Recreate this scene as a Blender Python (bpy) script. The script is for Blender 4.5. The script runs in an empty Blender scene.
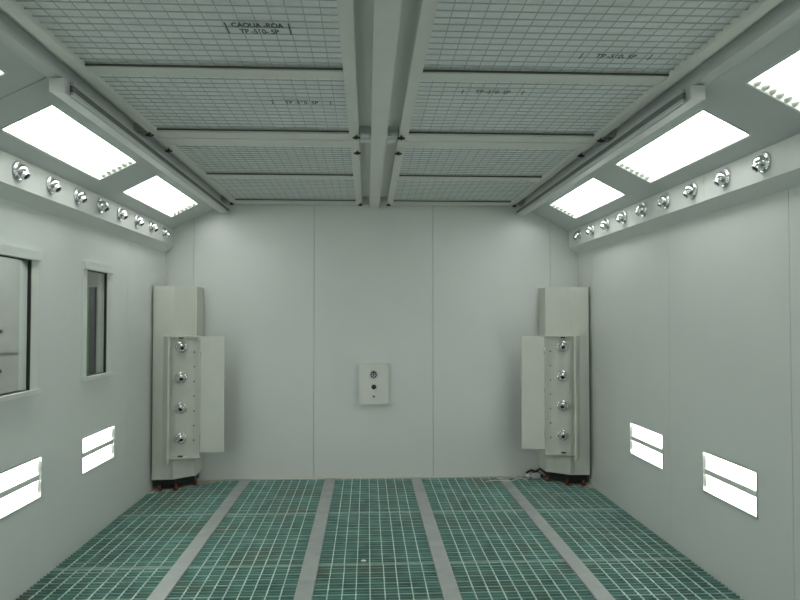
import bpy, bmesh, math, random
from mathutils import Matrix, Vector
random.seed(4)
S = bpy.context.scene
COL = S.collection
XL, XR, XC, D, YF, ZC = -1.94, 2.08, 0.07, 6.64, -0.9, 2.65
HW = 2.01

# ---------------------------------------------------------------- materials
def mat(name, col, rough=0.5, metal=0.0, noise=0.0, scale=8.0, bump=0.0, spec=0.5, coat=0.0):
    m = bpy.data.materials.new(name); m.use_nodes = True
    nt = m.node_tree; b = nt.nodes['Principled BSDF']
    b.inputs['Base Color'].default_value = (*col, 1); b.inputs['Roughness'].default_value = rough
    b.inputs['Metallic'].default_value = metal; b.inputs['Specular IOR Level'].default_value = spec
    b.inputs['Coat Weight'].default_value = coat; b.inputs['Coat Roughness'].default_value = 0.25
    tc = nt.nodes.new('ShaderNodeTexCoord'); nz = nt.nodes.new('ShaderNodeTexNoise')
    nz.inputs['Scale'].default_value = scale; nz.inputs['Detail'].default_value = 4
    nt.links.new(tc.outputs['Object'], nz.inputs['Vector'])
    if noise > 0:
        r = nt.nodes.new('ShaderNodeValToRGB')
        r.color_ramp.elements[0].position = 0.3; r.color_ramp.elements[1].position = 0.7
        r.color_ramp.elements[0].color = (*[c*(1-noise) for c in col], 1)
        r.color_ramp.elements[1].color = (*[min(1, c*(1+noise)) for c in col], 1)
        nt.links.new(nz.outputs['Fac'], r.inputs['Fac']); nt.links.new(r.outputs['Color'], b.inputs['Base Color'])
    if bump > 0:
        bp = nt.nodes.new('ShaderNodeBump'); bp.inputs['Strength'].default_value = bump; bp.inputs['Distance'].default_value = 0.01
        nt.links.new(nz.outputs['Fac'], bp.inputs['Height']); nt.links.new(bp.outputs['Normal'], b.inputs['Normal'])
    return m
def emis(name, col, st):
    m = bpy.data.materials.new(name); m.use_nodes = True
    nt = m.node_tree; nt.nodes.clear()
    e = nt.nodes.new('ShaderNodeEmission'); e.inputs[0].default_value = (*col, 1); e.inputs[1].default_value = st
    o = nt.nodes.new('ShaderNodeOutputMaterial'); nt.links.new(e.outputs[0], o.inputs[0]); return m
def glassmat():
    m = bpy.data.materials.new('window_glass'); m.use_nodes = True
    nt = m.node_tree; nt.nodes.clear()
    t = nt.nodes.new('ShaderNodeBsdfTransparent'); t.inputs[0].default_value = (0.93, 0.955, 0.94, 1)
    g = nt.nodes.new('ShaderNodeBsdfGlossy'); g.inputs['Roughness'].default_value = 0.02
    x = nt.nodes.new('ShaderNodeMixShader'); o = nt.nodes.new('ShaderNodeOutputMaterial')
    x.inputs[0].default_value = 0.06; nt.links.new(t.outputs[0], x.inputs[1]); nt.links.new(g.outputs[0], x.inputs[2])
    nt.links.new(x.outputs[0], o.inputs[0]); return m
WALL = mat('wall_paint', (0.705, 0.74, 0.71), 0.27, noise=0.02, scale=1.5, spec=0.5)
SLOPE = mat('hip_panel_paint', (0.62, 0.66, 0.645), 0.42, noise=0.02, scale=2)
DUCT = mat('duct_paint', (0.75, 0.775, 0.75), 0.4, noise=0.02, scale=2)
FRAME = mat('frame_paint', (0.72, 0.735, 0.68), 0.45, noise=0.03, scale=3)
CAB = mat('cabinet_paint', (0.64, 0.66, 0.59), 0.42, noise=0.03, scale=5)
CABI = mat('cabinet_inner', (0.61, 0.63, 0.56), 0.45, noise=0.03, scale=7)
FILT = mat('filter_fleece', (0.90, 0.935, 0.93), 0.95, noise=0.04, scale=14, bump=0.4)
WIRE = mat('filter_wire', (0.46, 0.50, 0.48), 0.55, metal=0.0)
ALU = mat('brushed_aluminium', (0.62, 0.65, 0.64), 0.3, metal=0.85, noise=0.05, scale=20)
RAIL = mat('rail_anodised', (0.66, 0.69, 0.68), 0.28, metal=0.25, noise=0.03, scale=20)
GROOVE = mat('groove_grey', (0.17, 0.18, 0.175), 0.5, noise=0.1)
DARKM = mat('dark_metal', (0.06, 0.07, 0.065), 0.5, metal=0.3, noise=0.1)
BLACK = mat('black_plastic', (0.015, 0.018, 0.016), 0.4, noise=0.1)
CHROME = mat('chrome', (0.82, 0.83, 0.84), 0.07, metal=1.0)
HOLE = mat('nozzle_bore', (0.02, 0.02, 0.02), 0.6)
GRATE = mat('green_grating', (0.155, 0.33, 0.285), 0.5, metal=0.0, noise=0.3, scale=6)
ROD = mat('grating_rod', (0.46, 0.60, 0.54), 0.45, metal=0.0, noise=0.25, scale=9)
ROD2 = mat('grating_cross_rod', (0.36, 0.52, 0.47), 0.45, noise=0.35, scale=5)
def dusty(m, col, scale, lo=0.52, hi=0.68):
    nt = m.node_tree; b = nt.nodes['Principled BSDF']; src = b.inputs['Base Color'].links[0].from_socket
    g = nt.nodes.new('ShaderNodeNewGeometry'); nz = nt.nodes.new('ShaderNodeTexNoise'); nz.inputs['Scale'].default_value = scale; nz.inputs['Detail'].default_value = 5
    r = nt.nodes.new('ShaderNodeValToRGB'); r.color_ramp.elements[0].position = lo; r.color_ramp.elements[1].position = hi; r.color_ramp.elements[1].color = (0.75, 0.75, 0.75, 1)
    mx = nt.nodes.new('ShaderNodeMix'); mx.data_type = 'RGBA'; mx.inputs['B'].default_value = (*col, 1)
    nt.links.new(g.outputs['Position'], nz.inputs['Vector']); nt.links.new(nz.outputs['Fac'], r.inputs['Fac'])
    nt.links.new(r.outputs['Color'], mx.inputs['Factor']); nt.links.new(src, mx.inputs['A']); nt.links.new(mx.outputs['Result'], b.inputs['Base Color'])
dusty(GRATE, (0.20, 0.22, 0.15), 2.2)
PIT = mat('pit_floor', (0.05, 0.09, 0.075), 0.85, noise=0.3, scale=3)
STRIP = mat('floor_strip_steel', (0.36, 0.38, 0.37), 0.5, metal=0.0, noise=0.1, scale=7)
BEIGE = mat('beige_ledge', (0.50, 0.47, 0.39), 0.6, noise=0.1, scale=9)
COPPER = mat('red_foot_bolt', (0.20, 0.06, 0.035), 0.4, metal=0.5, noise=0.2)
WHITE = mat('white_plastic', (0.7, 0.72, 0.70), 0.4, noise=0.05)
SILL = mat('window_trim_paint', (0.70, 0.74, 0.69), 0.35, noise=0.02)
GREY = mat('outer_cabinet_grey', (0.50, 0.51, 0.48), 0.5, noise=0.05)
INK = mat('stamp_ink', (0.05, 0.07, 0.065), 0.8)
REFL = mat('lamp_reflector', (0.86, 0.89, 0.82), 0.3)
OUT = mat('outside_wall', (0.55, 0.57, 0.55), 0.7, noise=0.06)
OUTF = mat('outside_floor', (0.25, 0.26, 0.25), 0.7, noise=0.1)
POSTG = mat('green_post_paint', (0.12, 0.19, 0.12), 0.5, noise=0.1)
POSTD = mat('dark_post_paint', (0.025, 0.03, 0.035), 0.5, noise=0.1)
POSTB = mat('brown_grey_post_paint', (0.09, 0.09, 0.075), 0.5, noise=0.1)
LAMP = emis('lamp_glow_upper', (0.97, 1.0, 0.97), 7.5)
LAMPL = emis('lamp_glow_lower', (0.97, 1.0, 0.97), 8.0)
FILLO = emis('fill_glow_outside', (0.97, 1.0, 0.97), 60.0)  # glow of the unseen fill lamps added outside the booth
GLASS = glassmat()

# ---------------------------------------------------------------- helpers
def box(bm, x0, x1, y0, y1, z0, z1):
    v = [bm.verts.new(p) for p in ((x0,y0,z0),(x1,y0,z0),(x1,y1,z0),(x0,y1,z0),(x0,y0,z1),(x1,y0,z1),(x1,y1,z1),(x0,y1,z1))]
    for f in ((0,3,2,1),(4,5,6,7),(0,1,5,4),(1,2,6,5),(2,3,7,6),(3,0,4,7)): bm.faces.new([v[i] for i in f])
def prism(bm, pts, z0, z1):
    a = [bm.verts.new((x,y,z0)) for x,y in pts]; b = [bm.verts.new((x,y,z1)) for x,y in pts]; n = len(pts)
    bm.faces.new(a); bm.faces.new(b)
    for i in range(n): bm.faces.new((a[i], a[(i+1)%n], b[(i+1)%n], b[i]))
def lathe(bm, prof, n=24, M=None):
    rings = []
    for r, z in prof:
        rings.append([bm.verts.new((r*math.cos(2*math.pi*i/n), r*math.sin(2*math.pi*i/n), z)) for i in range(n)] if r > 1e-6 else [bm.verts.new((0,0,z))])
    fs = []
    for a, b in zip(rings, rings[1:]):
        for i in range(n):
            j = (i+1) % n
            if len(a) == 1 and len(b) == 1: continue
            if len(a) == 1: fs.append(bm.faces.new((a[0], b[j], b[i])))
            elif len(b) == 1: fs.append(bm.faces.new((a[i], a[j], b[0])))
            else: fs.append(bm.faces.new((a[i], a[j], b[j], b[i])))
    for f in fs: f.smooth = True
    if M: bmesh.ops.transform(bm, matrix=M, verts=[v for r in rings for v in r])
def tube(bm, pts, r, n=8):
    pts = [Vector(p) for p in pts]; rings = []
    for i, p in enumerate(pts):
        d = (pts[min(i+1, len(pts)-1)] - pts[max(i-1, 0)]).normalized()
        a = d.cross(Vector((0,0,1)));  a = a.normalized() if a.length > 1e-3 else Vector((1,0,0)); b = d.cross(a)
        rings.append([bm.verts.new(p + a*r*math.cos(2*math.pi*k/n) + b*r*math.sin(2*math.pi*k/n)) for k in range(n)])
    for a, b in zip(rings, rings[1:]):
        for k in range(n): bm.faces.new((a[k], a[(k+1)%n], b[(k+1)%n], b[k])).smooth = True
    bm.faces.new(rings[0]); bm.faces.new(rings[-1])
def bevel(bm, w=0.004, seg=2):
    bmesh.ops.bevel(bm, geom=[e for e in bm.edges], offset=w, segments=seg, affect='EDGES', clamp_overlap=True)
def obj(name, bm, m, parent=None, M=None, bev=0):
    if bev: bevel(bm, bev)
    if M is not None: bm.transform(M)
    bmesh.ops.recalc_face_normals(bm, faces=bm.faces)
    me = bpy.data.meshes.new(name); bm.to_mesh(me); bm.free(); me.materials.append(m)
    o = bpy.data.objects.new(name, me); COL.objects.link(o)
    if parent: o.parent = parent
    return o
def bxo(name, b, m, parent=None, bev=0, M=None):
    bm = bmesh.new(); box(bm, *b); return obj(name, bm, m, parent, M, bev)
def tag(o, label, cat, group=None):
    o['label'] = label; o['category'] = cat
    if group: o['group'] = group
    return o
def thing(name, label, cat, M=None, group=None, loc=None):
    o = bpy.data.objects.new(name, None); COL.objects.link(o); o.empty_display_size = 0.05
    if loc: o.location = loc
    if M is not None: o.matrix_world = M
    return tag(o, label, cat, group)
def struct(name, bm, m, M=None):
    o = obj(name, bm, m, None, M); o['kind'] = 'structure'; return o
def copy_tree(o, parent=None):
    c = o.copy(); COL.objects.link(c)
    if parent: c.parent = parent
    for ch in list(o.children): copy_tree(ch, c)
    return c
def frame(o, u, v, w):       # local u,v,w axes -> world
    m = Matrix.Identity(4)
    for i, a in enumerate((u, v, w)):
        for k in range(3): m[k][i] = a[k]
    for k in range(3): m[k][3] = o[k]
    return m
def panels(bm, u0, u1, v0, v1, th, holes=(), useams=(), vseams=(), g=0.0018):
    us = sorted({u0, u1, *useams, *[h[0] for h in holes], *[h[1] for h in holes]})
    vs = sorted({v0, v1, *vseams, *[h[2] for h in holes], *[h[3] for h in holes]})
    for a, b in zip(us, us[1:]):
        for c, d in zip(vs, vs[1:]):
            mu, mv = (a+b)/2, (c+d)/2
            if any(h[0] < mu < h[1] and h[2] < mv < h[3] for h in holes): continue
            a2 = a+g if a in useams else a; b2 = b-g if b in useams else b
            c2 = c+g if c in vseams else c; d2 = d-g if d in vseams else d
            box(bm, a2, b2, c2, d2, -th*0.5, 0)
            box(bm, a, b, c, d, -th, -th*0.5)

MLW = frame((XL,0,0), (0,1,0), (0,0,1), (1,0,0))
MRW = frame((XR,0,0), (0,1,0), (0,0,1), (-1,0,0))
MBW = frame((0,D,0), (1,0,0), (0,0,1), (0,-1,0))

# ---------------------------------------------------------------- setting
LOWL = [(4.77, 5.345), (3.60, 4.175), (2.43, 3.005), (1.26, 1.835)]
LOWR = [(4.72, 5.30), (3.56, 4.135), (2.39, 2.965), (1.22, 1.795)]  # nearer two of each row lie out of view, added for the lighting
ZL0, ZL1 = 0.485, 0.725
WIN = [(3.22, 4.02, 1.135, 1.885), (4.80, 5.165, 1.145, 1.885)]
bm = bmesh.new(); panels(bm, YF, D, -0.3, ZC+0.1, 0.06, [(a,b,ZL0,ZL1) for a,b in LOWL] + WIN, (1.18, 2.35, 3.15, 5.62))
struct('wall_left', bm, WALL, MLW)
bm = bmesh.new(); panels(bm, YF, D, -0.3, ZC+0.1, 0.06, [(a,b,ZL0,ZL1) for a,b in LOWR], (1.03, 2.13, 3.25, 4.6))
struct('wall_right', bm, WALL, MRW)
bm = bmesh.new(); panels(bm, XL-0.06, XR+0.06, -0.3, ZC+0.1, 0.06, (), (-1.67, -0.513, 0.645, 1.81))
struct('wall_back', bm, WALL, MBW)
bm = bmesh.new(); box(bm, XL-0.06, XR+0.06, YF-0.06, YF, -0.3, ZC+0.1); struct('wall_front', bm, WALL)
bm = bmesh.new(); box(bm, XL-0.06, XR+0.06, YF-0.06, D+0.06, -0.36, -0.3); struct('floor', bm, PIT)
bm = bmesh.new(); box(bm, XL-0.06, XR+0.06, YF-0.06, D+0.06, ZC+0.042, ZC+0.1); struct('ceiling', bm, FRAME)
n_trim = 1
# hip panels between ceiling and side walls (with the cut-outs for the lamps), nozzle ducts
S0, S1 = (1.50, 2.63), (1.94, 2.405)
sl = math.hypot(S1[0]-S0[0], S1[1]-S0[1]); sd = ((S1[0]-S0[0])/sl, (S1[1]-S0[1])/sl)
UPL = [(4.98, 6.20), (3.345, 4.55), (1.71, 2.915), (0.08, 1.285)]
UPR = [(4.91, 6.11), (3.27, 4.46), (1.65, 2.88), (0.02, 1.225)]  # last of each row is unseen, row continued to light the booth
V0, V1 = 0.105, 0.375
MS = {}
for s, ups in ((-1, UPL), (1, UPR)):
    M = frame((XC+s*S0[0], 0, S0[1]), (0,1,0), (s*sd[0], 0, sd[1]), (s*sd[1], 0, -sd[0]))
    MS[s] = M
    bm = bmesh.new(); panels(bm, YF, D, 0, sl, 0.03, [(a,b,V0,V1) for a,b in ups], (-0.2, 1.45, 3.09) if s < 0 else (-0.2, 1.45), (), 0.004)
    struct('trim_%d' % n_trim, bm, SLOPE, M); n_trim += 1
    bm = bmesh.new()          # flat strip at the top of the hip panel
    a, b = sorted((XC+s*1.435, XC+s*1.505)); box(bm, a, b, YF, D, 2.628, 2.70)
    struct('trim_%d' % n_trim, bm, SLOPE); n_trim += 1
    bm = bmesh.new()          # nozzle duct
    a, b = sorted((XC+s*1.93, XC+s*HW))
    pr = [(XC+s*1.93, 2.405), (XC+s*HW, 2.405), (XC+s*HW, 2.185), (XC+s*1.93, 2.245)]
    for y0, y1 in (((YF, 0.6), (0.603, 3.93), (3.933, D)) if s > 0 else ((YF, 2.3), (2.303, D))):
        A = [bm.verts.new((x, y0, z)) for x, z in pr]; B = [bm.verts.new((x, y1, z)) for x, z in pr]
        bm.faces.new(A); bm.faces.new(B)
        for k in range(4): bm.faces.new((A[k], A[(k+1)%4], B[(k+1)%4], B[k]))
    struct('trim_%d' % n_trim, bm, DUCT); n_trim += 1
# corner posts below the ducts, ledges beside the grating
for s in (-1, 1):
    bm = bmesh.new(); a, b = sorted((XC+s*(HW-0.012), XC+s*HW)); box(bm, a, b, D-0.012, D, 0, 2.245); struct('trim_%d' % n_trim, bm, FRAME); n_trim += 1
bm = bmesh.new(); prism(bm, [(XL, 6.15), (-1.37, 6.605), (-1.37, D), (XL, D)], -0.04, 0.0); struct('trim_%d' % n_trim, bm, BEIGE); n_trim += 1
bm = bmesh.new(); prism(bm, [(XR, 6.12), (1.68, 6.605), (1.68, D), (XR, D)], -0.04, 0.0); struct('trim_%d' % n_trim, bm, BEIGE); n_trim += 1
bm = bmesh.new(); box(bm, -1.37, 1.68, 6.612, D, -0.04, 0.004); struct('trim_%d' % n_trim, bm, BEIGE); n_trim += 1

# ---------------------------------------------------------------- floor: strips and grating sections
STR = [-1.158, -0.352, 0.475, 1.315]
ordn = ['leftmost', 'second', 'third', 'rightmost']
for i, x in enumerate(STR):
    o = bxo('floor_strip', (x-0.05, x+0.05, YF, 6.61, -0.06, 0.006), STRIP, bev=0.002)
    tag(o, ['flat grey steel floor strip, leftmost of the four between the green gratings',
            'flat grey steel floor strip just left of the middle grating run',
            'flat grey steel floor strip just right of the middle grating run',
            'flat grey steel floor strip, rightmost of the four between the green gratings'][i], 'floor strip', 'grey floor strips')
runs = [(XL+0.004, STR[0]-0.052), (STR[0]+0.052, STR[1]-0.052), (STR[1]+0.052, STR[2]-0.052), (STR[2]+0.052, STR[3]-0.052), (STR[3]+0.052, XR-0.004)]
rname = ['run along the left wall', 'run second from left', 'middle run', 'run second from right', 'run along the right wall']
ys = [6.608, 5.47, 4.33, 3.19, 2.05, 0.91, -0.23]
yname = ['at the back wall', 'second from the back wall', 'third from back wall']
for ri, (x0, x1) in enumerate(runs):
    def lim(y):
        a, b = x0, x1
        if ri == 0 and y > 6.14: a = max(a, XL + (y-6.14)/(6.60-6.14)*0.585)
        if ri == 4 and y > 6.11: b = min(b, XR - (y-6.11)/(6.60-6.11)*0.395)
        return a, b
    for k in range(len(ys)-1):
        ya, yb = ys[k+1]+0.002, ys[k]-0.002
        w = rname[ri]; lab = 'green floor grating, %s, section %s' % (w, yname[min(k, 2)])
        if k > 2: lab = 'green floor grating, %s, %s' % (w, ['third', 'second', 'first'][k-3] + ' section from the front wall')
        t = thing('floor_grating', lab, 'grating', loc=((x0+x1)/2, (ya+yb)/2, 0), group='green floor gratings')
        T = Matrix.Translation((-(x0+x1)/2, -(ya+yb)/2, 0))
        bm = bmesh.new(); y = ya + 0.02
        while y < yb - 0.01:
            a, b = lim(y); h = random.uniform(-0.0015, 0.0015)
            box(bm, a, b, y-0.003, y+0.003, -0.03, h); y += 0.0405
        obj('bearing_bars', bm, GRATE, t, T)
        bm = bmesh.new(); n = 9; st = (x1-x0)/n
        for j in range(1, n):
            x = x0+st*j + random.uniform(-0.002, 0.002); y1 = yb
            while y1 > ya and not (lim(y1)[0] <= x <= lim(y1)[1]): y1 -= 0.01
            box(bm, x-0.0032, x+0.0032, ya, y1, -0.008, 0.002)
        obj('long_rods', bm, ROD, t, T)
        bm = bmesh.new(); y = ya + 0.02
        while y < yb - 0.01:
            a, b = lim(y); h = random.uniform(0.0005, 0.0025)
            box(bm, a, b, y-0.0032, y+0.0032, -0.002, h); y += 0.081
        obj('cross_rods', bm, ROD2, t, T)
        for yy in (ya, yb):
            a, b = lim(yy); bxo('end_bar', (a, b, yy-0.0015, yy+0.0015, -0.032, 0.001), ROD, t, 0, T)

# ---------------------------------------------------------------- ceiling: centre beam, filter doors
bm = bmesh.new()
box(bm, XC-0.047, XC+0.047, YF, D, 2.625, 2.637); box(bm, XC-0.02, XC+0.02, YF, D, 2.637, 2.692)
tag(obj('ceiling_beam', bm, FRAME), 'long pale T-section beam running down the middle of the ceiling', 'beam')
def text_part(name, body, size, parent, loc):
    cu = bpy.data.curves.new(name, 'FONT'); cu.body = body; cu.size = size; cu.align_x = 'CENTER'; cu.align_y = 'CENTER'; cu.offset = 0.0012
    cu.materials.append(INK)
    to = bpy.data.objects.new(name + '_c', cu); COL.objects.link(to)
    bpy.context.view_layer.update()
    me = bpy.data.meshes.new_from_object(to.evaluated_get(bpy.context.evaluated_depsgraph_get()))
    bpy.data.objects.remove(to); o = bpy.data.objects.new(name, me); COL.objects.link(o)
    me.materials.clear(); me.materials.append(INK)
    o.rotation_euler = (math.pi, 0, 0); o.location = loc; o.parent = parent; return o
rows = [(4.20, 6.62), (1.78, 4.185), (-0.64, 1.765)]
mids = [5.35, 3.085, 0.6]
stamps = {(0,1): [(-0.42, 2.62, 2), (-0.34, 3.52, 0)], (1,1): [(0.62, 3.31, 1), (1.06, 2.83, 1), (0.62, 2.27, 1)]}
def knob_bm():
    bm = bmesh.new(); lathe(bm, [(0,-0.035),(0.012,-0.034),(0.016,-0.026),(0.016,-0.012),(0.006,-0.008),(0.005,0.002),(0,0.002)], 12)
    box(bm, -0.028, 0.028, -0.004, 0.004, -0.03, -0.016); return bm
for si, s in enumerate((-1, 1)):
    side = 'left' if s < 0 else 'right'
    for r, (ya, yb) in enumerate(rows):
        X0, X1 = sorted((XC+s*0.12, XC+s*1.37))
        where = ['by the back wall', 'nearer the viewer', 'above the viewer'][r]
        t = thing('filter_door', 'hinged ceiling filter frame, %s half of the ceiling, %s' % (side, where), 'ceiling filter',
                  loc=((X0+X1)/2, (ya+yb)/2, 2.65), group='ceiling filter frames')
        T = Matrix.Translation((-(X0+X1)/2, -(ya+yb)/2, -2.65)); t.location.z = 2.668
        z0, z1 = 2.632, 2.672
        bw = 0.075 if r else 0.075
        e0, e1 = (0.155, 0.17) if r == 0 else ((0.12, 0.125) if r == 1 else (0.12, 0.12))
        for nm, b in (('side_bar', (X0, X0+0.058, ya, yb, z0, z1)), ('side_bar', (X1-0.058, X1, ya, yb, z0, z1)),
                      ('end_bar', (X0+0.058, X1-0.058, ya, ya+e0, z0, z1)), ('end_bar', (X0+0.058, X1-0.058, yb-e1, yb, z0, z1)),
                      ('cross_bar', (X0+0.058, X1-0.058, mids[r]-0.05, mids[r]+0.05, z0+0.006, z1))):
            bxo(nm, b, FRAME, t, 0.002, T)
        for ca, cb in ((ya+e0, mids[r]-0.05), (mids[r]+0.05, yb-e1)):
            xa, xb = X0+0.058, X1-0.058
            bm = bmesh.new(); nx, ny = 24, 20; g = []
            for i in range(nx+1):
                g.append([bm.verts.new((xa+(xb-xa)*i/nx, ca+(cb-ca)*j/ny, 2.664 + random.uniform(-0.002, 0.002))) for j in range(ny+1)])
            for i in range(nx):
                for j in range(ny): bm.faces.new((g[i][j], g[i+1][j], g[i+1][j+1], g[i][j+1])).smooth = True
            f = obj('filter_mat', bm, FILT, t, T)
            bm = bmesh.new(); n = int((cb-ca)/0.0625)
            for j in range(1, n+1):
                y = ca + (cb-ca)*j/(n+1) + random.uniform(-0.002, 0.002); box(bm, xa, xb, y-0.0019, y+0.0019, 2.6505, 2.6545)
            n = 18
            for j in range(1, n):
                x = xa+(xb-xa)*j/n; box(bm, x-0.0016, x+0.0016, ca, cb, 2.6545, 2.657)
            obj('wire_mesh', bm, WIRE, t, T)
            # dark strip painted in for the shaded gap where the mat meets the bar
            bm = bmesh.new(); box(bm, xa, xb, cb-0.008, cb, 2.644, 2.652); obj('edge_gap_shade', bm, DARKM, t, T)
        for (sx, sy, kind) in stamps.get((si, r), []):
            loc = Vector((sx, sy, 2.6485)) + T.translation
            txt = 'CAOUA -ROA\nTP -560- 5P' if kind == 2 else 'TP -560- 5P'
            st = text_part('ink_stamp', txt, 0.037 if kind == 2 else 0.042, t, loc)
            st.scale = (0.85, 1.5, 1) ; st['label'] = 'faint black stamped lettering'
            hw = 0.15 if kind < 2 else 0.12; hh = 0.05 if kind == 2 else 0.03
            for q in (-1, 1):
                bm = bmesh.new(); box(bm, q*hw-0.0025, q*hw+0.0025, -hh, hh, -0.0005, 0.0005)
                o = obj('stamp_bracket', bm, INK, t); o.location = loc
        for kx in (X0+0.015, X1-0.015):
            for ky in (ya+0.25, yb-0.12):
                k = obj('clamp_knob', knob_bm(), BLACK, t); k.scale = (0.8, 0.8, 0.8); k.location = Vector((kx, ky, 2.632)) + T.translation
                k['label'] = 'black wing knob'
# grey mounting brackets in the slots at the door corners
bn = 0
for yb_ in (4.19, 6.55):
    for x, w in ((XC-0.083, 'left of the centre beam'), (XC+0.083, 'right of the centre beam'), (XC-1.402, 'by the left rail'), (XC+1.402, 'by the right rail')):
        bm = bmesh.new()
        box(bm, x-0.03, x+0.03, yb_-0.17, yb_-0.165, 2.645, 2.692)
        box(bm, x-0.03, x+0.03, yb_-0.17, yb_-0.05, 2.665, 2.669)
        for q in range(4): box(bm, x-0.026+q*0.015, x-0.020+q*0.015, yb_-0.15, yb_-0.06, 2.64, 2.665)
        if yb_ < 5: box(bm, x-0.03, x+0.03, yb_+0.03, yb_+0.12, 2.665, 2.674); box(bm, x-0.03, x+0.03, yb_-0.06, yb_+0.04, 2.668, 2.672)
        tag(obj('ceiling_bracket', bm, ALU), 'small grey bracket in the ceiling slot %s, %s' % (w, 'mid ceiling' if yb_ < 5 else 'at the back wall'), 'bracket', 'ceiling brackets')
# aluminium rails below the ceiling edge
for s in (-1, 1):
    side = 'left' if s < 0 else 'right'; x = XC+s*1.452; y0 = 3.08 if s < 0 else 3.04
    t = thing('square_rail', 'square aluminium rail under the %s edge of the ceiling' % side, 'rail', loc=(x, 4.8, 2.585), group='aluminium rails')
    T = Matrix.Translation((-x, -4.8, -2.585))
    bxo('rail_body', (x-0.033, x+0.033, y0, 6.63, 2.558, 2.622), RAIL, t, 0.004, T)
    bxo('end_cap', (x-0.035, x+0.035, y0-0.006, y0, 2.557, 2.623), WHITE, t, 0.002, T)
    q = x - s*0.040
    bm = bmesh.new(); box(bm, q-0.006, q+0.006, y0+0.05, 6.63, 2.575, 2.606); obj('side_groove', bm, GROOVE, t, T)
    q = x - s*0.048
    bm = bmesh.new(); bm.free()
    for za, zb in ((2.560, 2.575), (2.606, 2.621)): bxo('slot_lip', (q-0.003, q+0.010, y0+0.05, 6.63, za, zb) if s > 0 else (q-0.010, q+0.003, y0+0.05, 6.63, za, zb), RAIL, t, 0, T)

# ---------------------------------------------------------------- lamps in the hip panels
def up_lamp(M, u0, u1, label):
    t = thing('ceiling_light', label, 'ceiling light', group='lights in the sloped panels')
    t.matrix_world = Matrix.Translation(M @ Vector(((u0+u1)/2, (V0+V1)/2, 0)))
    T = Matrix.Translation(-t.location) @ M
    bm = bmesh.new(); d = -0.07
    box(bm, u0, u0+0.004, V0, V1, d, 0.0); box(bm, u1-0.004, u1, V0, V1, d, 0.0)
    box(bm, u0+0.004, u1-0.004, V0, V0+0.004, d, 0.0); box(bm, u0+0.004, u1-0.004, V1-0.004, V1, d, 0.0); box(bm, u0, u1, V0, V1, d-0.004, d)
    obj('housing', bm, REFL, t, T)
    bm = bmesh.new(); e = 0.012
    box(bm, u0-e, u1+e, V0-e, V0, 0, 0.003); box(bm, u0-e, u1+e, V1, V1+e, 0, 0.003)
    box(bm, u0-e, u0, V0, V1, 0, 0.003); box(bm, u1, u1+e, V0, V1, 0, 0.003)
    obj('trim_frame', bm, SILL, t, T)
    bm = bmesh.new(); box(bm, u0+0.006, u1-0.006, V0+0.006, V1-0.006, -0.030, -0.026)
    obj('diffuser', bm, LAMP, t, T)
    bm = bmesh.new()
    for j in range(6):
        v = V0+0.02+(V1-V0-0.04)*(j+0.5)/6
        for uu, dr in ((u1-0.004, -1),):
            lathe(bm, [(0.0185, 0), (0.016, 0.014), (0.010, 0.032), (0, 0.045)], 12, Matrix.Translation((uu, v, -0.019)) @ Matrix.Rotation(math.pi/2*dr, 4, 'Y'))
    obj('end_reflector', bm, REFL, t, T)
    for j in range(2):
        v = V0 + (V1-V0)*(j+1)/3; bxo('louvre', (u0+0.004, u1-0.004, v-0.001, v+0.001, -0.025, -0.008), REFL, t, 0, T)
pos = ['nearest the back wall', 'second from the back wall', 'third from the back wall, unseen, added for light', 'last of its row, unseen, added for light']
for s, ups in ((-1, UPL), (1, UPR)):
    for i, (a, b) in enumerate(ups):
        up_lamp(MS[s], a, b, 'bright rectangular light in the %s sloped panel, %s' % ('left' if s < 0 else 'right', pos[i]))
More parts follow.
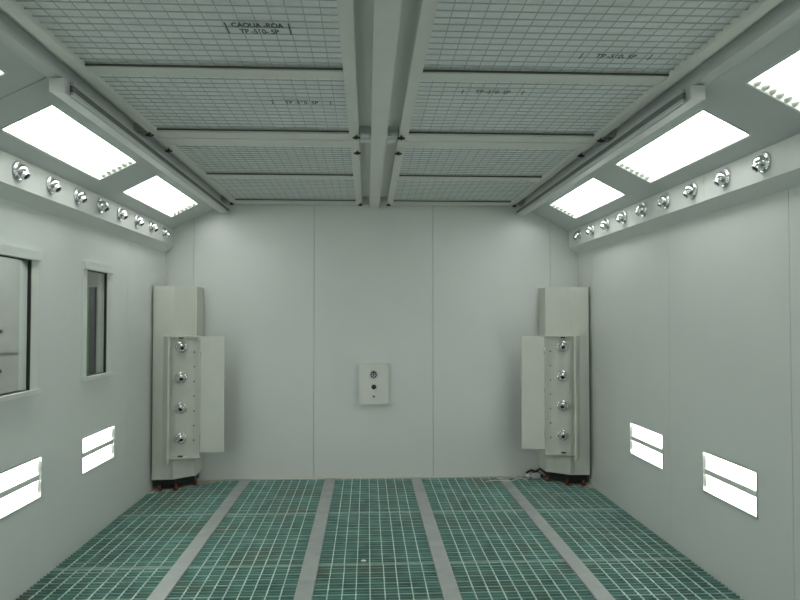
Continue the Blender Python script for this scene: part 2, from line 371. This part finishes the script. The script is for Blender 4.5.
def low_lamp(M, u0, u1, label):
    t = thing('wall_light', label, 'wall light', group='low lights in the side walls')
    zc = (ZL0+ZL1)/2
    t.matrix_world = Matrix.Translation(M @ Vector(((u0+u1)/2, zc, 0)))
    T = Matrix.Translation(-t.location) @ M
    bm = bmesh.new(); d = -0.075
    box(bm, u0, u0+0.003, ZL0, ZL1, d, 0); box(bm, u1-0.003, u1, ZL0, ZL1, d, 0)
    box(bm, u0+0.003, u1-0.003, ZL0, ZL0+0.003, d, 0); box(bm, u0+0.003, u1-0.003, ZL1-0.003, ZL1, d, 0); box(bm, u0, u1, ZL0, ZL1, d-0.003, d)
    obj('housing', bm, REFL, t, T)
    bm = bmesh.new(); e = 0.01
    box(bm, u0-e, u1+e, ZL0-e, ZL0, 0, 0.003); box(bm, u0-e, u1+e, ZL1, ZL1+e, 0, 0.003)
    box(bm, u0-e, u0, ZL0, ZL1, 0, 0.003); box(bm, u1, u1+e, ZL0, ZL1, 0, 0.003)
    obj('trim_frame', bm, ALU, t, T)
    for za, zb in ((ZL0+0.006, zc-0.017), (zc+0.017, ZL1-0.006)):
        bm = bmesh.new(); n = 8
        pr = [(za+(zb-za)*k/n, -0.03+0.014*math.sin(math.pi*k/n)) for k in range(n+1)] + [(zb, -0.04), (za, -0.04)]
        A = [bm.verts.new((u0+0.014, v, w)) for v, w in pr]; B = [bm.verts.new((u1-0.014, v, w)) for v, w in pr]
        bm.faces.new(A); bm.faces.new(B)
        for k in range(len(pr)): bm.faces.new((A[k], A[(k+1)%len(pr)], B[(k+1)%len(pr)], B[k]))
        obj('lamp_tube', bm, LAMPL, t, T)
    bxo('divider', (u0+0.003, u1-0.003, zc-0.017, zc+0.017, -0.035, -0.004), SILL, t, 0.002, T)
    bm = bmesh.new()
    for j in range(2):
        v = zc + (j-0.5)*0.118
        for uu, dr in ((u1-0.004, -1),):
            lathe(bm, [(0.045, 0), (0.035, 0.012), (0.018, 0.022), (0, 0.026)], 12, Matrix.Translation((uu, v, -0.01)) @ Matrix.Rotation(math.pi/2*dr, 4, 'Y') @ Matrix.Diagonal((0.3, 1, 1, 1)))
    obj('end_reflector', bm, REFL, t, T)
pos = ['nearest the back wall', 'second from the back wall', 'third from the back wall, unseen, added for light', 'last of its row, unseen, added for light beside the viewer']
for M, ls, side in ((MLW, LOWL, 'left'), (MRW, LOWR, 'right')):
    for i, (a, b) in enumerate(ls):
        low_lamp(M, a, b, 'bright two-tube light low in the %s wall, %s' % (side, pos[i]))

# ---------------------------------------------------------------- chrome nozzles
def make_nozzle(label, ty, tx=0.0):
    t = thing('chrome_nozzle', label, 'nozzle')
    bm = bmesh.new(); lathe(bm, [(0,0),(0.054,0),(0.056,0.004),(0.053,0.011),(0.046,0.014),(0.042,0.010),(0.036,0.010),(0,0.010)], 28); obj('flange', bm, CHROME, t)
    R = Matrix.Translation((0,0,0.014)) @ Matrix.Rotation(ty, 4, 'Y') @ Matrix.Rotation(tx, 4, 'X')
    bm = bmesh.new(); lathe(bm, [(0,-0.039)]+[(0.040*math.sin(a), -0.040*math.cos(a)) for a in [math.pi*k/14 for k in range(1, 11)]] + [(0.026, 0.031)], 24, R); b = obj('ball', bm, CHROME, t)
    bm = bmesh.new(); lathe(bm, [(0.027,0.022),(0.025,0.036),(0.021,0.044),(0.022,0.048),(0.019,0.049),(0.0165,0.045),(0.0165,0.036)], 24, R); sp = obj('spout', bm, CHROME, t)
    bm = bmesh.new(); lathe(bm, [(0,0.038),(0.0167,0.038),(0.0167,0.043),(0,0.043)], 16, R); o = obj('bore', bm, HOLE, sp); o['label'] = 'dark opening of the spout'
    return t
NZ = [make_nozzle('', math.radians(38)), ]
protoL = NZ[0]; used = False
words = ['first', 'second', 'third', 'fourth', 'fifth', 'sixth', 'seventh', 'eighth', 'ninth']
# local x of the nozzle: down the duct face; local y along the duct; local z into the room
protoR = make_nozzle('', math.radians(40), math.radians(14))
for s, n, y0, pr in ((-1, 8, 6.31, protoL), (1, 9, 6.30, protoR)):
    side = 'left' if s < 0 else 'right'
    for i in range(n):
        o = pr if i == 0 else copy_tree(pr)
        y = y0 - i*0.3735
        rt = Matrix.Rotation(math.radians(12*random.uniform(-1, 1)+ (20 if s > 0 else -15)), 4, 'Z')
        M = frame((XC+s*1.93, y, 2.331), (0,0,-1), (0, 1 if s < 0 else -1, 0), (-s,0,0))
        # right-handed: u x v = w
        u, v = Vector((0,0,-1)), Vector((0, -s, 0))
        w = u.cross(v)
        if w.x*(-s) < 0: v = -v; w = -w
        M = frame((XC+s*1.93, y, 2.331), u, v, u.cross(v))
        o.matrix_world = M @ rt
        o['label'] = 'chrome swivel nozzle on the %s wall duct, %s from the back wall' % (side, words[i]); o['group'] = 'chrome nozzles along the ducts'

# ---------------------------------------------------------------- corner nozzle columns
protoC = make_nozzle('', math.radians(14)); firstC = True
for s in (-1, 1):
    side = 'left' if s < 0 else 'right'
    W = XC + s*HW
    def Pp(u, v): return (W - s*u, D - v)
    t = thing('corner_column', 'pale metal corner column with open nozzle cabinet in the %s back corner' % side, 'column', loc=(W-s*0.2, D-0.2, 0.0), group='corner nozzle columns')
    T = Matrix.Translation((-(W-s*0.2), -(D-0.2), 0))
    e = 0.016 if s < 0 else 0.022; e2 = 0.368 if s < 0 else 0.388
    pl = [(e, 0.004), (e, 0.41), (0.20, 0.40), (e2, 0.25), (e2, 0.004)]
    bm = bmesh.new(); prism(bm, [Pp(*p) for p in pl], 0.10, 1.84); obj('body', bm, CAB, t, T)
    # slim vertical edge strips
    for (u, v) in ((0.035, 0.41), (0.36, 0.255)):
        x, y = Pp(u, v); bxo('edge_strip', (x-0.008, x+0.008, y-0.006, y+0.006, 0.10, 1.84), CAB, t, 0.002, T)
    bm = bmesh.new(); prism(bm, [Pp(*p) for p in [(0.03, 0.02), (0.03, 0.36), (0.2, 0.36), (0.34, 0.2), (0.34, 0.02)]], 0.03, 0.10); obj('base_shade_block', bm, BLACK, t, T)  # solid black block imitates the shade of the recess under the column
    # cabinet with inner panel
    cab = [(0.125, 0.39), (0.125, 0.430), (0.155, 0.435), (0.40, 0.365), (0.43, 0.35), (0.43, 0.18), (0.38, 0.18)]
    bm = bmesh.new(); prism(bm, [Pp(*p) for p in [(0.14, 0.38), (0.155, 0.418), (0.405, 0.350), (0.40, 0.2)]], 0.30, 1.375); obj('inner_panel', bm, CABI, t, T)
    for nm, za, zb in (('top_lip', 1.375, 1.389), ('bottom_lip', 0.285, 0.300)):
        bm = bmesh.new(); prism(bm, [Pp(*p) for p in [(0.125, 0.38), (0.13, 0.455), (0.43, 0.375), (0.43, 0.2)]], za, zb); obj(nm, bm, CAB, t, T)
    bm = bmesh.new(); prism(bm, [Pp(*p) for p in [(0.412, 0.2), (0.412, 0.380), (0.428, 0.376), (0.428, 0.2)]], 0.30, 1.375); obj('side_lip', bm, CAB, t, T)
    # lower belly plate
    bm = bmesh.new(); prism(bm, [Pp(*p) for p in [(0.17, 0.39), (0.175, 0.408), (0.205, 0.412), (0.335, 0.30), (0.33, 0.28)]], 0.11, 0.27); obj('belly_plate', bm, CABI, t, T)
    # doors
    bm = bmesh.new(); prism(bm, [Pp(*p) for p in [(0.115, 0.43), (0.128, 0.425), (0.205, 0.545), (0.19, 0.552)]], 0.262, 1.387); obj('door', bm, CAB, t, T, 0.003)
    bm = bmesh.new(); prism(bm, [Pp(*p) for p in [(0.432, 0.385), (0.43, 0.365), (0.622, 0.345), (0.640, 0.325), (0.645, 0.365)]], 0.335, 1.383)
    dr = obj('door', bm, CAB, t, T, 0.002)
    x, y = Pp(0.60, 0.362); o = bxo('latch', (x-0.008, x+0.008, y-0.005, y+0.004, 1.345, 1.375), DARKM, dr, 0.001, T); o['label'] = 'small dark latch'
    x, y = Pp(0.433, 0.386)
    for z in (0.5, 0.9, 1.25):
        bm = bmesh.new(); lathe(bm, [(0,-0.03),(0.006,-0.03),(0.006,0.03),(0,0.03)], 10, Matrix.Translation((x, y, z))); obj('hinge', bm, CAB, t, T)
    for q in range(7):
        u = 0.372; v = 0.362; x, y = Pp(u, v)
        bm = bmesh.new(); lathe(bm, [(0,0),(0.007,0),(0.006,0.004),(0,0.004)], 10, Matrix.Translation((x, y, 1.24-q*0.133)) @ Matrix.Rotation(math.pi/2, 4, 'X'))
        o = obj('screw', bm, DARKM, t, T)
    # catches at top and bottom lips
    x, y = Pp(0.27, 0.42)
    for z in (1.364, 0.305): bxo('catch', (x-0.022, x+0.022, y-0.012, y+0.004, z, z+0.012), DARKM, t, 0.002, T)
    # feet
    for (u, v) in ((0.08, 0.37), (0.22, 0.34), (0.35, 0.17)):
        x, y = Pp(u, v); bm = bmesh.new()
        lathe(bm, [(0,0.0),(0.026,0.0),(0.026,0.006),(0.011,0.010),(0.011,0.05),(0,0.05)], 14, Matrix.Translation((x, y-0.03, 0)))
        lathe(bm, [(0.011,0.022),(0.019,0.022),(0.019,0.036),(0.011,0.036)], 6, Matrix.Translation((x, y-0.03, 0)))
        o = obj('foot', bm, COPPER, t, T); o['label'] = 'reddish screw foot'
    # nozzles in the cabinet
    for i, z in enumerate((1.288, 1.012, 0.739, 0.468)):
        o = protoC if firstC else copy_tree(protoC); firstC = False
        x, y = Pp(0.265, 0.391)
        n = Vector((-s*0.27, -1, 0)).normalized(); u = Vector((0,0,-1)); v = n.cross(u)
        o.matrix_world = frame((x, y, z), u, v, n) @ Matrix.Rotation(math.radians([30, -10, -35, 20][i]), 4, 'Z') @ Matrix.Scale(0.94, 4)
        o['label'] = 'chrome swivel nozzle in the %s corner cabinet, %s' % (side, ['topmost', 'second from the top', 'third from the top', 'lowest'][i]); o['group'] = 'nozzles in the corner cabinets'

# ---------------------------------------------------------------- panel on the back wall
t = thing('control_box', 'small pale square-edged panel with black knob on the back wall', 'control panel', loc=(0.065, D, 0.91))
bxo('case', (-0.14, 0.14, -0.05, -0.002, -0.195, 0.195), FRAME, t, 0.002)
bxo('back_plate', (-0.146, 0.146, -0.008, 0.0, -0.20, 0.20), SILL, t, 0.001)
RX = Matrix.Rotation(math.pi/2, 4, 'X')
bm = bmesh.new(); lathe(bm, [(0,0),(0.045,0),(0.045,0.006),(0.040,0.008),(0.037,0.004),(0,0.004)], 28, Matrix.Translation((0,-0.05,0.092)) @ RX); g = obj('round_vent', bm, ALU, t)
bm = bmesh.new()
for k in range(8):
    a = k*math.pi/4; lathe(bm, [(0,0),(0.0085,0),(0.0085,0.002),(0,0.002)], 10, Matrix.Translation((0.025*math.cos(a), -0.054, 0.092+0.025*math.sin(a))) @ RX)
lathe(bm, [(0,0),(0.009,0),(0.009,0.002),(0,0.002)], 10, Matrix.Translation((0, -0.054, 0.092)) @ RX)
obj('vent_holes', bm, BLACK, g)
bm = bmesh.new(); lathe(bm, [(0,0),(0.024,0),(0.024,0.010),(0.019,0.026),(0.016,0.03),(0,0.03)], 20, Matrix.Translation((0.002,-0.05,-0.025)) @ RX); k = obj('knob', bm, BLACK, t); k['label'] = 'round black knob'
bm = bmesh.new(); lathe(bm, [(0,0),(0.010,0),(0.009,0.006),(0,0.007)], 14, Matrix.Translation((0.002,-0.05,-0.117)) @ RX); obj('button', bm, DARKM, t)

# ---------------------------------------------------------------- windows
for i, (a, b, c, d) in enumerate(WIN):
    bm = bmesh.new(); e0, e1 = 0.065, 0.085
    box(bm, a-e0, b+e1, d, d+0.055, -0.06, 0.026); box(bm, a-e0, b+e1, c-0.024, c, -0.06, 0.030)
    box(bm, a-e0, a, c, d, 0.0, 0.007); box(bm, b, b+e1, c, d, 0.0, 0.007)
    f = struct('window_%d' % (i+1), bm, SILL, MLW)
    bm = bmesh.new(); box(bm, a, b, c, d, -0.018, -0.012); g = obj('window_pane', bm, GLASS, f, MLW)
    bm = bmesh.new(); q = 0.008
    box(bm, a, a+q, c, d, -0.012, -0.002); box(bm, b-q*1.5, b, c, d, -0.012, 0.004)
    box(bm, a+q, b-q, c, c+0.004, -0.012, -0.002); box(bm, a+q, b-q, d-q, d, -0.012, -0.002)
    o = obj('window_seal', bm, BLACK, f, MLW); o['label'] = 'black rubber glazing seal'

# outside of the booth, seen through the windows
bm = bmesh.new(); box(bm, -3.9, -3.8, 1.5, 9.0, -0.3, 3.0); struct('wall_outside_side', bm, OUT)
bm = bmesh.new(); box(bm, -3.8, XL-0.06, 8.9, 9.0, -0.3, 3.0); struct('wall_outside_back', bm, OUT)
bm = bmesh.new(); box(bm, -3.8, XL-0.06, 1.5, 8.9, -0.34, -0.3); struct('floor_outside', bm, OUTF)
t = thing('steel_cabinet', 'grey steel cabinet with dark slots outside, behind the nearer window', 'cabinet', loc=(-2.5, 4.5, -0.3))
bxo('body', (-0.5, 0.42, -0.10, 0.17, 0, 2.6), GREY, t, 0.004)
for z0, z1 in ((0.4, 1.60), (1.63, 2.2)):
    p = bxo('door', (-0.47, 0.39, -0.115, -0.10, z0, z1), GREY, t, 0.003)
for z0, z1 in ((1.39, 1.66), (1.08, 1.35)):
    pass
for z in (1.755, 1.505):
    o = bxo('vent_slot', (0.13, 0.215, -0.122, -0.112, z, z+0.022), DARKM, t, 0.002); o['label'] = 'dark slot'
for px, w, m, y, lab in ((-2.716, 0.022, POSTG, 6.75, 'thin green post outside the farther window'),
                         (-2.672, 0.05, POSTD, 6.75, 'dark upright post outside the farther window'),
                         (-2.59, 0.05, POSTB, 6.75, 'brown-grey upright post outside the farther window')):
    bm = bmesh.new(); h = 1.84
    box(bm, px-w/2, px+w/2, y, y+0.05, -0.3, h); box(bm, px-w/2-0.002, px+w/2+0.002, y-0.02, y+0.07, -0.3, -0.285); box(bm, px-w/2-0.002, px+w/2+0.002, y-0.003, y+0.053, h, h+0.01)
    tag(obj('steel_post', bm, m, bev=0.001), lab, 'post')
for yy, lab in ((5.8, 'added fill lamp, unseen, outside the left wall beyond the farther window'), (3.3, 'added fill lamp, unseen, outside the left wall above the nearer window')):  # unseen lamps, added to brighten the view through the windows
    t = thing('added_fill_lamp', lab, 'lamp', loc=(-2.75, yy, 2.85), group='added fill lamps outside the booth')
    bxo('housing', (-0.12, 0.12, -0.65, 0.65, 0, 0.05), WHITE, t, 0.004)
    bxo('tube', (-0.05, 0.05, -0.6, 0.6, -0.03, 0.0), FILLO, t, 0.01)

# ---------------------------------------------------------------- plug, cords and wrap at the right column
t = thing('power_plug', 'white plastic plug lying on the floor beside the right column', 'plug', loc=(1.62, 6.53, 0.006))
bm = bmesh.new(); box(bm, -0.05, 0.055, -0.025, 0.025, 0, 0.05); obj('plug_body', bm, WHITE, t, Matrix.Rotation(0.25, 4, 'Z'), 0.012)
bm = bmesh.new(); lathe(bm, [(0,0),(0.022,0),(0.02,0.03),(0.008,0.045),(0,0.045)], 14, Matrix.Translation((-0.05,-0.01,0.025)) @ Matrix.Rotation(-math.pi/2, 4, 'Y')); obj('plug_collar', bm, WHITE, t)
bm = bmesh.new(); tube(bm, [(1.70,6.56,0.012),(1.66,6.585,0.05),(1.60,6.59,0.07),(1.55,6.575,0.05),(1.56,6.56,0.02),(1.62,6.575,0.05),(1.68,6.575,0.085),(1.73,6.55,0.05),(1.76,6.5,0.012)], 0.011)
tag(obj('black_cable', bm, BLACK), 'black cable bundled behind the white plug at the right column', 'cable')
bm = bmesh.new(); tube(bm, [(1.57,6.51,0.015),(1.52,6.46,0.012),(1.47,6.50,0.014),(1.42,6.47,0.012),(1.36,6.40,0.012),(1.30,6.42,0.012),(1.22,6.44,0.012),(1.12,6.40,0.012)], 0.005)
tag(obj('white_cord', bm, WHITE), 'thin white cord trailing left from the plug across the grating', 'cord')
bm = bmesh.new(); tube(bm, [(1.45,6.58,0.012),(1.38,6.59,0.014),(1.30,6.56,0.012),(1.24,6.52,0.012),(1.28,6.49,0.012),(1.36,6.53,0.012),(1.46,6.545,0.012),(1.50,6.56,0.012)], 0.004)
tag(obj('white_cord', bm, WHITE), 'short looped white cord on the grating by the back wall', 'cord')
bm = bmesh.new()
lathe(bm, [(0,0),(0.018,0),(0.016,0.004),(0,0.005)], 7, Matrix.Translation((-0.02, 4.38, 0.003)))
tag(obj('paper_scrap', bm, WHITE), 'tiny white scrap on the middle floor grating', 'scrap')

# ---------------------------------------------------------------- world, camera, view
w = bpy.data.worlds.new('world'); S.world = w; w.use_nodes = True
w.node_tree.nodes['Background'].inputs[0].default_value = (0.5, 0.55, 0.53, 1); w.node_tree.nodes['Background'].inputs[1].default_value = 0.15
F = 680.0; psi = math.atan(33/F); th = math.atan(18/F)
cam = bpy.data.cameras.new('camera'); cam.sensor_width = 36; cam.lens = 36*F/800; cam.clip_start = 0.05
co = bpy.data.objects.new('camera', cam); COL.objects.link(co)
co.location = (0, 0, 1.55); co.rotation_euler = (math.pi/2 + th, 0, -psi)
S.camera = co
S.view_settings.view_transform = 'Standard'; S.view_settings.look = 'None'; S.view_settings.gamma = 1.0
S.view_settings.use_curve_mapping = False; S.view_settings.exposure = 0.14
